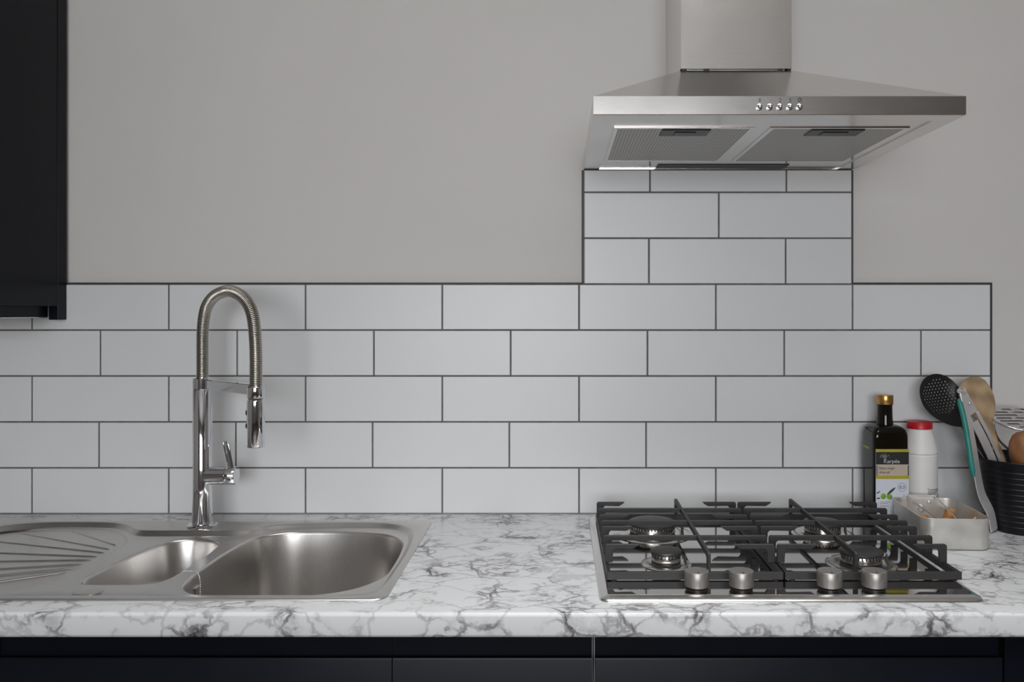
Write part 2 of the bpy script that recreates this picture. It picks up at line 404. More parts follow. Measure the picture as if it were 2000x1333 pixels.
# ------------------------------------------------------------------ base cabinets
def base_cabinet(x0, x1, label, cat='cabinet', scoop=True, gapL=0.0015, gapR=0.0015):
    t = thing('base_cabinet', ((x0+x1)/2, Y(0.3), 0), label, cat)
    for a, b in ((x0+0.0005, x0+0.018), (x1-0.018, x1-0.0005)):
        MB().box(a, b, Y(0.02), Y(0.563), 0.10, 0.8615).build('side_panel', 'carcass_grey', t)
    MB().box(x0+0.018, x1-0.018, Y(0.02), Y(0.563), 0.10, 0.118).build('bottom_panel', 'carcass_grey', t)
    MB().box(x0+0.018, x1-0.018, Y(0.02), Y(0.026), 0.118, 0.60).build('back_panel', 'carcass_grey', t)
    MB().box(x0+0.0005, x1-0.0005, Y(0.50), Y(0.516), 0.0, 0.0995).build('plinth', 'navy_satin', t)
    if scoop: pr = [(.565, .104), (.585, .104), (.585, .8215), (.5842, .8235), (.5825, .8243), (.5808, .8235), (.580, .8215), (.5785, .806), (.575, .803), (.572, .806), (.571, .812), (.571, .857), (.565, .857)]
    else: pr = [(.565, .104), (.585, .104), (.585, .8595), (.565, .8595)]
    MB().loft([[(x, Y(d), z) for d, z in pr] for x in (x0+gapL, x1-gapR)]).build('door', 'navy_satin', t, smooth=30 if scoop else None)
    return t
base_cabinet(-1.4555, -0.8550, 'navy base cabinet under the ribbed end of the sink drainer')
base_cabinet(-0.8540, -0.2520, 'wide navy handleless base cabinet under the sink bowls', gapR=0.0005)
base_cabinet(-0.2515, 0.0530, 'narrow navy handleless base cabinet between the sink and hob cabinets', gapL=0.0005, gapR=0.0022)
base_cabinet(0.0535, 0.6725, 'wide navy handleless base cabinet under the gas hob', gapL=0.0022)
base_cabinet(0.6730, 1.2725, 'plain flush navy base cabinet without a finger groove, under the utensil pot', scoop=False)

# ------------------------------------------------------------------ wall cabinet
def wall_cabinet():
    xr = -1.0885; xl = -1.69; zb = 1.360; zt = 2.12
    t = thing('wall_cabinet', ((xl+xr)/2, Y(0.17), zb), 'dark navy wall cabinet hanging above the ribbed sink drainer', 'cabinet')
    MB().box(xl, xr-0.019, Y(0.002), Y(0.30), zb, zt).build('carcass', 'navy_satin', t)
    MB().box(xr-0.0185, xr, Y(0.0345), Y(0.30), zb, zt).build('end_panel', 'navy_satin', t, bevel=0.0006)
    MB().box(xr-0.0185, xr+0.0008, Y(0.0015), Y(0.0335), CZ-0.0200, zt).build('scribe_strip', 'navy_satin', t, bevel=0.0006)
    MB().box(xl+0.002, xr-0.002, Y(0.302), Y(0.322), zb+0.002, zt-0.002).build('door', 'navy_satin', t, bevel=0.001)
    MB().box(xl, xr-0.0195, Y(0.036), Y(0.285), CZ-0.0135, zb-0.0003).build('light_pelmet', 'navy_satin', t)
    MB().box(xl, xr-0.021, Y(0.0355), Y(0.284), CZ-0.0155, CZ-0.0137).build('light_pelmet_edge', 'rim_steel', t)
wall_cabinet()

# ------------------------------------------------------------------ cooker hood
def hood():
    x0, x1, df = 0.0556, 0.6506, 0.515; z0 = HZ; z1 = CZ+0.3425; zt = CZ+0.469; c0, c1, dc = 0.239, 0.4555, 0.216
    t = thing('cooker_hood', (0.353, 0, z0), 'stainless steel chimney cooker hood with push buttons above the gas hob', 'cooker hood')
    yb = -0.0012; yf = Y(df)
    lo = [(x0, yf), (x1, yf), (x1, yb), (x0, yb)]; up = [(c0, Y(dc)), (c1, Y(dc)), (c1, yb), (c0, yb)]
    m = MB().loft([[(a, b, z1) for a, b in lo], [(a, b, zt) for a, b in up]], cap0=False, cap1=True)
    m.build('canopy', 'hood_steel', t)
    # skirt: four walls with a folded lip underneath
    lip = 0.034; li = [(x0+lip, yf+0.044), (x1-lip, yf+0.044), (x1-lip, yb-0.006), (x0+lip, yb-0.006)]
    e = 0.0012; lo_o = [(x0, yf), (x1, yf), (x1, yb), (x0, yb)]
    lo_i = [(x0+e, yf+e), (x1-e, yf+e), (x1-e, yb-e), (x0+e, yb-e)]
    MB().loft([[(a, b, z1) for a, b in lo_o], [(a, b, z0+e) for a, b in lo_o], [(a, b, z0) for a, b in lo_i]], cap0=False, cap1=False).build('skirt', 'hood_steel', t)
    MB().loft([[(a, b, z0+0.0001) for a, b in lo_i], [(a, b, z0+0.0001) for a, b in li], [(a, b, z0+0.0022) for a, b in li]], cap0=False, cap1=False).build('underside_lip', 'hood_under', t)
    MB().box(x0+lip, x1-lip, yb-0.006, yf+0.044, z0+0.0022, z0+0.008).build('underside_panel', 'hood_under', t)
    for (a, b, ha, hb) in ((0.095, 0.337, 0.179, 0.264), (0.363, 0.602, 0.437, 0.530)):
        fm = MB(); w = 0.007
        f = MB()
        for q in ((a, b, .093, .093+w), (a, b, .417-w, .417), (a, a+w, .093+w, .417-w), (b-w, b, .093+w, .417-w)):
            f.box(q[0], q[1], Y(q[2]), Y(q[3]), z0+0.0004, z0+0.0021)
        fo = f.build('grease_filter', 'hood_under', t)
        MB().box(a+w, b-w, Y(.093+w), Y(.417-w), z0+0.0008, z0+0.0020).build('filter_mesh', 'filter_mesh', fo)
        h = MB().box(ha, hb, Y(.357), Y(.406), z0-0.0012, z0+0.0014); h.build('filter_handle', 'black_plastic', fo, bevel=0.0012)
        MB().box(ha+0.024, hb-0.024, Y(.366), Y(.392), z0-0.0024, z0-0.0013).build('handle_grip', 'black_plastic', fo, bevel=0.0005)
    MB().box(0.214, 0.496, Y(.010), Y(.052), z0+0.0006, z0+0.0021).build('lamp_cover', 'ceramic_dark', t)
    # chimney
    ch = MB(); zc = zt+0.004; ztop_ = R['z1']-0.002; th = 0.001
    ch.loft([[(c0, yb, z_), (c0, Y(dc), z_), (c1, Y(dc), z_), (c1, yb, z_), (c1-th, yb, z_), (c1-th, Y(dc)+th, z_), (c0+th, Y(dc)+th, z_), (c0+th, yb, z_)] for z_ in (zc, ztop_)])
    ch.build('chimney', 'hood_steel', t)
    MB().box(c0+0.012, c1-0.012, yb-0.01, Y(dc)+0.006, zt+0.0002, zt+0.03).build('duct_collar', 'rim_steel', t)
    for a, b in ((c0+0.002, c0+0.010), (c0+0.045, c0+0.056), (c1-0.026, c1-0.018), (c1-0.008, c1-0.001)):
        MB().box(a, b, Y(dc)+0.0015, Y(dc)+0.012, zt+0.0003, zt+0.0045).build('mounting_tab', 'black_plastic', t)
    zb_ = CZ+0.3248
    for i, bx in enumerate((0.3204, 0.3368, 0.3527, 0.3686, 0.3841)):
        b = MB().lathe((bx, yf, zb_), [(0.0052, -0.0001), (0.0052, -0.0014), (0.0044, -0.0018)], 24, 'Y').build('push_button', 'polished_steel', t, smooth=40)
        MB().lathe((bx, yf, zb_), [(0.0036, -0.0019), (0.0037, -0.0055), (0.0033, -0.0072), (0.0020, -0.0082)], 24, 'Y').build('button_cap', 'chrome', b, smooth=60)
        tp = (bx+0.0008, yf-0.0003, CZ+0.3328)
        if i < 4: text('numeral', '0123'[i], tp, (PI/2, 0, 0), 0.0092, 'print_grey' if i == 1 else 'print_black', t, ext=0.0001, sx=0.8)
        else:
            MB().tube([(tp[0]+0.0024*math.cos(a*PI/8), tp[1], tp[2]+0.0038+0.0026*math.sin(a*PI/8)) for a in range(16)], 0.0004, 5, closed=True).build('lamp_symbol', 'print_black', t)
hood()

# ------------------------------------------------------------------ inset sink
def sink():
    zp = WT+0.003; zr = zp-0.010; zd = zr-0.003
    t = thing('inset_sink', (-0.753, Y(0.31), WT), 'brushed steel one and a half bowl inset sink with ribbed drainer', 'sink')
    V = lambda lp, z: [Vector((p[0], Y(p[1]), z)) for p in lp]
    outer = rrect(SX0, SX1, SD0, SD1, 0.022)
    Rl = [(-1.205, .30), (-1.197, .20), (-1.165, .125), (-1.11, .09), (-1.04, .080), (-.946, .084), (-.897, .106), (-.862, .138), (-.835, .148), (-.76, .148), (-.69, .148), (-.655, .147), (-.630, .138), (-.607, .114), (-.568, .099), (-.50, .090), (-.435, .086), (-.364, .090), (-.316, .118), (-.290, .17), (-.280, .28), (-.280, .40), (-.282, .48), (-.294, .520), (-.330, .535), (-.45, .537), (-.70, .537), (-.95, .537), (-1.13, .535), (-1.185, .520), (-1.203, .47), (-1.206, .39)]
    Rl = [(p.x, p.y) for p in spline([(a, b, 0) for a, b in Rl], 6)]
    Ri = inset2(Rl, 0.012); Rm = inset2(Rl, 0.0035)
    main = [(-.616, .480), (-.586, .505), (-.54, .512), (-.47, .513), (-.401, .510), (-.338, .480), (-.300, .42), (-.295, .35), (-.298, .26), (-.309, .193), (-.350, .143), (-.426, .124), (-.50, .121), (-.561, .128), (-.610, .165), (-.627, .239), (-.633, .324), (-.634, .388), (-.628, .447)]
    half = [(-.806, .441), (-.793, .456), (-.74, .458), (-.685, .455), (-.664, .430), (-.658, .376), (-.655, .303), (-.660, .231), (-.671, .202), (-.695, .183), (-.734, .177), (-.772, .198), (-.791, .246), (-.800, .310), (-.806, .376), (-.811, .418)]
    dr = [(-1.188, .30), (-1.180, .20), (-1.150, .120), (-1.10, .098), (-1.045, .0945), (-.96, .098), (-.912, .120), (-.876, .157), (-.850, .202), (-.842, .270), (-.842, .346), (-.846, .407), (-.857, .450), (-.885, .478), (-.93, .498), (-1.02, .515), (-1.12, .516), (-1.168, .50), (-1.186, .45), (-1.189, .38)]
    main, half, dr = [[(p.x, p.y) for p in spline([(a, b, 0) for a, b in q], 6)] for q in (main, half, dr)]
    # deck: rolled outer edge, flat rim, sloped step, lowered floor
    m = MB()
    m.loft([V(outer, WT+0.0003), V(outer, zp-0.0015), V(inset2(outer, 0.0008), zp-0.0004), V(inset2(outer, 0.0025), zp)], cap0=False, cap1=False)
    m.add(*fill_loops([V(inset2(outer, 0.0025), zp), V(Rl, zp)]))
    m.loft([V(Rl, zp), V(inset2(Rl, 0.0015), zp-0.0008), V(Rm, zp-0.0028), V(inset2(Rl, 0.009), zr+0.0022), V(inset2(Rl, 0.011), zr+0.0005), V(Ri, zr)], cap0=False, cap1=False)
    m.add(*fill_loops([V(Ri, zr), V(main, zr), V(half, zr), V(dr, zr)]))
    m.build('deck', 'sink_steel', t, smooth=35)
    def bowl(name, lp, depth, cx, cd):
        L = [V(lp, zr), V(inset2(lp, 0.001), zr-0.0006), V(inset2(lp, 0.0022), zr-0.0025), V(inset2(lp, 0.0028), zr-0.006)]
        for f in (0.3, 0.6, 0.82): L.append(V(inset2(lp, 0.003+0.009*f), zr-0.006-(depth-0.03)*f))
        base = inset2(lp, 0.012)
        for k in range(5):
            a = PI/2*k/4; sc_ = 1-0.10*(1-math.cos(a))
            L.append([Vector((cx+(p[0]-cx)*sc_, Y(cd+(p[1]-cd)*sc_), zr-depth+0.024*(1-math.sin(a)))) for p in base])
        m = MB().loft(L, cap0=False, cap1=True); b = m.build(name, 'bowl_steel', t, smooth=50)
        MB().lathe((cx, Y(cd), zr-depth+0.0004), [(0.042, 0), (0.042, 0.0012), (0.034, 0.0012), (0.030, -0.0002+0.0008)], 32).build('waste_strainer', 'polished_steel', b, smooth=40)
        return b
    mb = bowl('main_bowl', main, 0.165, -0.465, 0.32); hb = bowl('half_bowl', half, 0.09, -0.732, 0.32)
    m = MB().loft([V(dr, zr), V(inset2(dr, 0.002), zr-0.0012), V(inset2(dr, 0.005), zd+0.0004), V(inset2(dr, 0.007), zd)], cap0=False, cap1=False)
    m.add(*fill_loops([V(inset2(dr, 0.007), zd)]))
    d_ = m.build('drainer', 'sink_steel', t, smooth=35)
    for (a, b) in (((-1.012, .108), (-.868, .211)), ((-1.122, .118), (-.864, .240)), ((-1.165, .172), (-.862, .263)), ((-1.172, .252), (-.862, .288)), ((-1.172, .327), (-.862, .309)), ((-1.170, .403), (-.862, .334)), ((-1.150, .474), (-.862, .356)), ((-1.050, .499), (-.866, .379))):
        A, B = Vector((a[0], Y(a[1]), zd)), Vector((b[0], Y(b[1]), zd)); dv = (B-A).normalized(); sd = Vector((-dv.y, dv.x, 0)); up = Vector((0, 0, 1))
        lps = []
        for f, k in ((0, 0.2), (0.02, 0.8), (0.06, 1), (0.94, 1), (0.98, 0.8), (1, 0.2)):
            c = A.lerp(B, f); lps.append([c+sd*w*k+up*h*k for w, h in ((-0.0034, 0.0001), (-0.0020, 0.0016), (0, 0.0022), (0.0020, 0.0016), (0.0034, 0.0001))])
        MB().loft(lps, closed=False, cap0=False, cap1=False).build('drainer_rib', 'sink_steel', d_, smooth=60)
    MB().lathe((-0.763, Y(0.494), zr), [(0.0225, 0.0001), (0.0225, 0.0016), (0.0215, 0.0026), (0.019, 0.003)], 40).build('tap_hole_cap', 'sink_steel', t, smooth=40)
    # overflow grille on the left wall of the main bowl and the plug chain hung over the divider
    ox, oy, oz = -0.6300, Y(0.395), zr-0.034
    ov = MB().box(ox, ox+0.0035, oy-0.011, oy+0.011, oz-0.011, oz+0.011).build('overflow_plate', 'polished_steel', mb, bevel=0.001)
    ch = spline([(-.6195, Y(.405), zr-.052), (-.6205, Y(.402), zr-.030), (-.622, Y(.399), zr-.012), (-.628, Y(.395), zr+.0005), (-.636, Y(.392), zr+.0022), (-.650, Y(.390), zr+.0022), (-.6555, Y(.392), zr+.0015), (-.661, Y(.394), zr-.008), (-.6645, Y(.397), zr-.03)], 10, False)
    cm = MB(); acc = 0; last = ch[0]
    for p in ch:
        acc += (p-last).length; last = p
        if acc > 0.0030: acc = 0; cm.sphere(p, 0.0014, 8, 6)
    cm.tube(ch, 0.00045, 5)
    c = cm.build('plug_chain', 'chrome', t, smooth=60); c['label'] = 'beaded chrome plug chain over the bowl divider'
    MB().lathe((-.6195, Y(.4055), zr-.066), [(0.002, 0.015), (0.0035, 0.012), (0.0042, 0.004), (0.003, 0)], 14).build('chain_clip', 'chrome', t, smooth=50)
sink()

# ------------------------------------------------------------------ mixer tap with sprung hose
def tap():
    bx, bd = -0.7385, 0.116; zb = WT+0.003
    t = thing('mixer_tap', (bx, Y(bd), zb), 'tall chrome mixer tap with coiled spring hose and pull-down spray head', 'tap')
    c = (bx, Y(bd), 0); ztop_ = 1.2105
    MB().lathe(c, [(0.0300, zb+0.0002), (0.0300, zb+0.004), (0.0285, zb+0.0055), (0.0205, zb+0.006)], 48).build('base_ring', 'chrome', t, smooth=40)
    MB().lathe(c, [(0.0205, zb+0.0062), (0.0198, zb+0.03), (0.0190, zb+0.07), (0.0190, ztop_-0.0235), (0.0186, ztop_-0.023)], 48).build('body', 'chrome', t, smooth=40)
    MB().lathe(c, [(0.0186, ztop_-0.0225), (0.0192, ztop_-0.022), (0.0192, ztop_-0.001), (0.0182, ztop_), (0.0135, ztop_)], 48).build('swivel_collar', 'chrome', t, smooth=40)
    ang_dir = Vector((0.158, -0.130, 0)); L = ang_dir.length; u = ang_dir/L       # spout plane
    base = Vector((bx, Y(bd), 0))
    hd = base+ang_dir
    # centreline of the hose in its own vertical plane: (distance along, height)
    prof = [(0, 1.2105), (0, 1.262), (0.004, 1.3044), (0.036, 1.338), (0.105, 1.3616), (0.25, 1.380), (0.445, 1.3885), (0.59, 1.3875), (0.75, 1.378), (0.875, 1.361), (0.947, 1.339), (0.982, 1.308), (1.0, 1.2685), (1.0, 1.205)]
    line = spline([base+u*(a*L)+Vector((0, 0, z)) for a, z in prof], 24, False)
    MB().tube(line[::3]+[line[-1]], 0.0098, 14).build('inner_hose', 'coil_steel', t, smooth=60)
    # helix
    cum = [0]
    for a, b in zip(line, line[1:]): cum.append(cum[-1]+(b-a).length)
    tot = cum[-1]; pitch = 0.0034; seg = 14; turns = tot/pitch; hp = []
    side = Vector((-u.y, u.x, 0)); j = 0
    n = int(turns*seg)
    for i in range(n+1):
        sdist = tot*i/n
        while j < len(cum)-2 and cum[j+1] < sdist: j += 1
        f = (sdist-cum[j])/max(1e-9, cum[j+1]-cum[j]); p = line[j].lerp(line[j+1], f); tgv = (line[j+1]-line[j]).normalized()
        w = tgv.cross(side).normalized(); a = 2*PI*i/seg
        hp.append(p+(side*math.cos(a)+w*math.sin(a))*0.0107)
    MB().tube(hp, 0.00165, 6).build('spring_coil', 'coil_steel', t, smooth=80)
    # arm from the collar to the docking ring
    za0, za1 = ztop_-0.0225, ztop_-0.0025
    sd = side*0.006
    q = [base+u*0.017, base+u*(L-0.016)]
    lp = lambda p: [p-sd+Vector((0, 0, za0)), p+sd+Vector((0, 0, za0)), p+sd+Vector((0, 0, za1)), p-sd+Vector((0, 0, za1))]
    MB().loft([lp(q[0]), lp(q[1])]).build('support_arm', 'chrome', t, bevel=0.001)
    hc = (hd.x, hd.y, 0)
    MB().lathe(hc, [(0.0148, 1.205), (0.0158, 1.204), (0.0163, 1.2025), (0.0163, 1.1835), (0.0155, 1.182)], 40).build('docking_ring', 'chrome', t, smooth=40)
    sp = MB().lathe(hc, [(0.0140, 1.1815), (0.0152, 1.181), (0.0152, 1.178), (0.0162, 1.1775), (0.0166, 1.172), (0.0166, 1.090), (0.0160, 1.0885), (0.0130, 1.0885)], 40).build('spray_head', 'chrome', t, smooth=40)
    bdv = Vector((-0.95, -0.3, 0)).normalized()
    for zz in (1.1545, 1.1295):
        pc = hd+bdv*0.0160+Vector((0, 0, zz))
        MB().sphere(pc, 0.0048, 12, 8, (0.6, 0.8, 1.2)).build('spray_button', 'black_plastic', sp, smooth=60)
    # lever valve
    zl = 1.0080
    MB().lathe((bx, Y(bd), zl), [(0.0188, 0.006), (0.0188, 0.050), (0.0182, 0.0505)], 40, 'X').build('valve_housing', 'chrome', t, smooth=40)
    lv = MB().lathe((bx, Y(bd), zl), [(0.0180, 0.0512), (0.0188, 0.0515), (0.0188, 0.070), (0.0180, 0.071)], 40, 'X').build('lever_cap', 'chrome', t, smooth=40)
    p0 = Vector((bx+0.0610, Y(bd)-0.004, zl+0.0165)); p1 = Vector((bx+0.0500, Y(bd)-0.006, zl+0.0720))
    dv = (p1-p0); lps = []
    for f, w, th in ((0, .0080, .0040), (0.5, .0083, .0032), (0.85, .0085, .0028), (0.96, .0075, .0024), (1.0, .0050, .0018)):
        p = p0+dv*f; ax = Vector((0.96, -0.28, 0.0)); nx = Vector((0.28, 0.96, 0.0))
        lps.append([p+ax*(w*math.cos(a))+nx*(th*math.sin(a)) for a in [2*PI*k/14 for k in range(14)]])
    MB().loft(lps).build('lever', 'chrome', lv, smooth=60)
tap()

# ------------------------------------------------------------------ gas hob
def hob():
    zt = WT+0.008
    t = thing('gas_hob', ((HX0+HX1)/2, Y(0.30), WT), 'polished steel four burner gas hob set into the marble worktop', 'hob')
    V = lambda lp, z: [Vector((p[0], Y(p[1]), z)) for p in lp]
    o = rrect(HX0, HX1, HD0, HD1, 0.016)
    MB().loft([V(o, WT+0.0003), V(o, WT+0.0012), V(inset2(o, 0.003), WT+0.0042), V(inset2(o, 0.011), zt-0.0006), V(inset2(o, 0.0128), zt)], cap0=True, cap1=True).build('hob_plate_rim', 'rim_steel', t, smooth=50)
    MB().loft([V(inset2(o, 0.0131), zt+0.0001), V(inset2(o, 0.0131), zt+0.0004)]).build('hob_plate', 'hob_steel', t)
    zt += 0.0004
    for (x, d, rc) in ((0.1855, 0.197, 0.0475), (0.1870, 0.395, 0.0270), (0.5215, 0.197, 0.0370), (0.5260, 0.395, 0.0370)):
        c = (x, Y(d), zt); rb = rc*0.93
        b = MB().lathe(c, [(rc*1.62, 0.0002), (rc*1.62, 0.0012), (rc*1.45, 0.0032), (rc*1.2, 0.0034), (rc*1.12, 0.0018)], 48).build('burner', 'burner_alu', t, smooth=40)
        MB().lathe(c, [(rb, 0.0040), (rb, 0.0065), (rb*1.02, 0.0068)], 48).build('burner_gap', 'black_plastic', b)
        hgt = 0.0190
        cr = MB().lathe(c, [(rb*0.98, 0.0069), (rb, 0.0075), (rb*1.0, hgt-0.003), (rb*0.97, hgt)], 60).build('burner_crown', 'burner_alu', b, smooth=40)
        n = int(rb*2*PI/0.0062); sl = MB()
        for k in range(n):
            a = 2*PI*k/n; ca, sa = math.cos(a), math.sin(a); w = 0.0011; r1 = rb+0.0003
            P = lambda r_, s_, z_: (x+ca*r_-sa*s_, Y(d)+sa*r_+ca*s_, zt+z_)
            sl.add([P(r1, -w, hgt-0.0045), P(r1, w, hgt-0.0045), P(r1, w, hgt+0.0002), P(r1, -w, hgt+0.0002), P(rb*0.9, -w, hgt-0.0045), P(rb*0.9, w, hgt-0.0045), P(rb*0.9, w, hgt+0.0002), P(rb*0.9, -w, hgt+0.0002)],
                   [(0, 1, 2, 3), (4, 7, 6, 5), (0, 4, 5, 1), (3, 2, 6, 7), (0, 3, 7, 4), (1, 5, 6, 2)])
        s_ = sl.build('flame_slots', 'black_plastic', b); s_['kind'] = 'stuff'
        MB().lathe(c, [(rc*0.97, hgt+0.0004), (rc*1.01, hgt+0.0012), (rc*1.01, hgt+0.0045), (rc*0.96, hgt+0.0062), (rc*0.75, hgt+0.0072), (rc*0.4, hgt+0.0075)], 56).build('burner_cap', 'burner_enamel', b, smooth=45)
        ix, iy = x+rc*1.25, Y(d)+0.004
        MB().lathe((ix, iy, zt), [(0.0026, 0.002), (0.0026, 0.013), (0.0016, 0.0135), (0.0014, 0.017)], 14).build('igniter', 'ceramic_dark', b, smooth=40)
    for x in (0.2193, 0.2900, 0.4297, 0.5004):
        c = (x, Y(0.5235), zt)
        k = MB().lathe(c, [(0.0178, 0.0048), (0.0192, 0.0056), (0.0196, 0.016), (0.0197, 0.0278), (0.0188, 0.0292), (0.0165, 0.0295)], 44).build('control_knob', 'knob_steel', t, smooth=45)
        MB().lathe(c, [(0.0175, 0.0001), (0.0175, 0.0030), (0.0155, 0.0034), (0.0155, 0.0047)], 40).build('knob_skirt', 'black_plastic', k, smooth=40)
        pr = MB().box(x-0.0006, x+0.0006, Y(0.5235)-0.016, Y(0.5235)-0.008, zt+0.0296, zt+0.0299).build('pointer_mark', 'print_black', k)
    text('maker_lettering', 'HOOVER', (0.1040, Y(0.5275), zt+0.0001), (0, 0, 0), 0.0098, 'print_black', t, 0.0001, 'LEFT', 1.0)
    MB().lathe((0.0985, Y(0.5235), zt), [(0.0042, 0.0001), (0.0042, 0.0003)], 24).build('maker_emblem', 'print_black', t)
hob()

def pan_support(xa, xb, xc, label):
    """xa outer side, xb side at the middle of the hob, xc the front-to-back bar"""
    zt0 = WT+0.0084; zr0, zr1 = WT+0.0096, WT+0.0225; zp = WT+0.0535; hb = 0.0088
    dA, dB = 0.0920, 0.4810; w = 0.0027
    t = thing('pan_support', ((xa+xb)/2, Y(0.2865), zt0), label, 'pan support')
    s = 1 if xb > xa else -1
    def bx(name, x0, x1, d0, d1, z0, z1, bev=0.0012): return MB().box(min(x0, x1), max(x0, x1), Y(d0), Y(d1), z0, z1).build(name, 'cast_iron', t, bevel=bev, bseg=2)
    for d in (dA, dB): bx('rail', xa, xb, d-w-0.0006, d+w+0.0006, zr0, zr1)
    for x in (xa+s*0.0035, xb-s*0.0035): bx('rail', x-0.0034, x+0.0034, dA+w+0.0007, dB-w-0.0007, zr0, zr1)
    for x in (xa+s*0.012, xb-s*0.012):
        for d in (dA, dB): MB().lathe((x, Y(d), zt0), [(0.005, 0.0001), (0.005, 0.0006), (0.0042, 0.0011)], 14).build('foot', 'black_plastic', t, smooth=40)
    def finger(x, sx, d, length):
        # post rising from the side rail, bent inward, tip cut back underneath
        pr = [(0.0005, zr1+0.0001), (0.0005, zp-0.003), (0.003, zp), (length, zp), (length-0.004, zp-0.004), (length-0.012, zp-0.0085), (0.0175, zp-hb+0.001), (0.0140, zp-hb-0.003), (0.0130, zr1+0.0001)]
        MB().loft([[(x+sx*a, Y(dd), z_) for a, z_ in pr] for dd in (d-w, d+w)]).build('finger', 'cast_iron', t, bevel=0.0007, bseg=1)
    def bar(d):
        X = lambda a: xa+s*a; Lx = abs(xb-xa)
        pr = [(0.0005, zr1+0.0001), (0.0005, zp-0.003), (0.003, zp), (Lx-0.003, zp), (Lx-0.0005, zp-0.003), (Lx-0.0005, zr1+0.0001), (Lx-0.012, zr1+0.0001), (Lx-0.013, zp-hb-0.003), (Lx-0.0165, zp-hb), (0.0165, zp-hb), (0.013, zp-hb-0.003), (0.012, zr1+0.0001)]
        MB().loft([[(X(a), Y(dd), z_) for a, z_ in pr] for dd in (d-w, d+w)]).build('bar', 'cast_iron', t, bevel=0.0007, bseg=1)
    for d in (0.118, 0.2250, 0.312, 0.4300):
        finger(xa, s, d, 0.058); finger(xb, -s, d, 0.070)
    for d in (0.172, 0.270, 0.375): bar(d)
    # front-to-back bar with its two posts
    pr = [(dA-w, zr1+0.0001), (dA-w, zp-0.002), (dA+0.001, zp+0.0012), (dB-0.001, zp+0.0012), (dB+w, zp-0.002), (dB+w, zr1+0.0001), (dB-0.008, zr1+0.0001), (dB-0.009, zp-hb-0.002), (dB-0.013, zp-hb), (dA+0.013, zp-hb), (dA+0.009, zp-hb-0.002), (dA+0.008, zr1+0.0001)]
    MB().loft([[(xc+e, Y(d), z_) for d, z_ in pr] for e in (-w, w)]).build('cross_bar', 'cast_iron', t, bevel=0.0007, bseg=1)
    return t
pan_support(0.0785, 0.3675, 0.2460, 'black cast iron pan support over the largest and the smallest burner')
pan_support(0.6590, 0.3700, 0.4868, 'black cast iron pan support over the two equal burners, beside the metal tin')

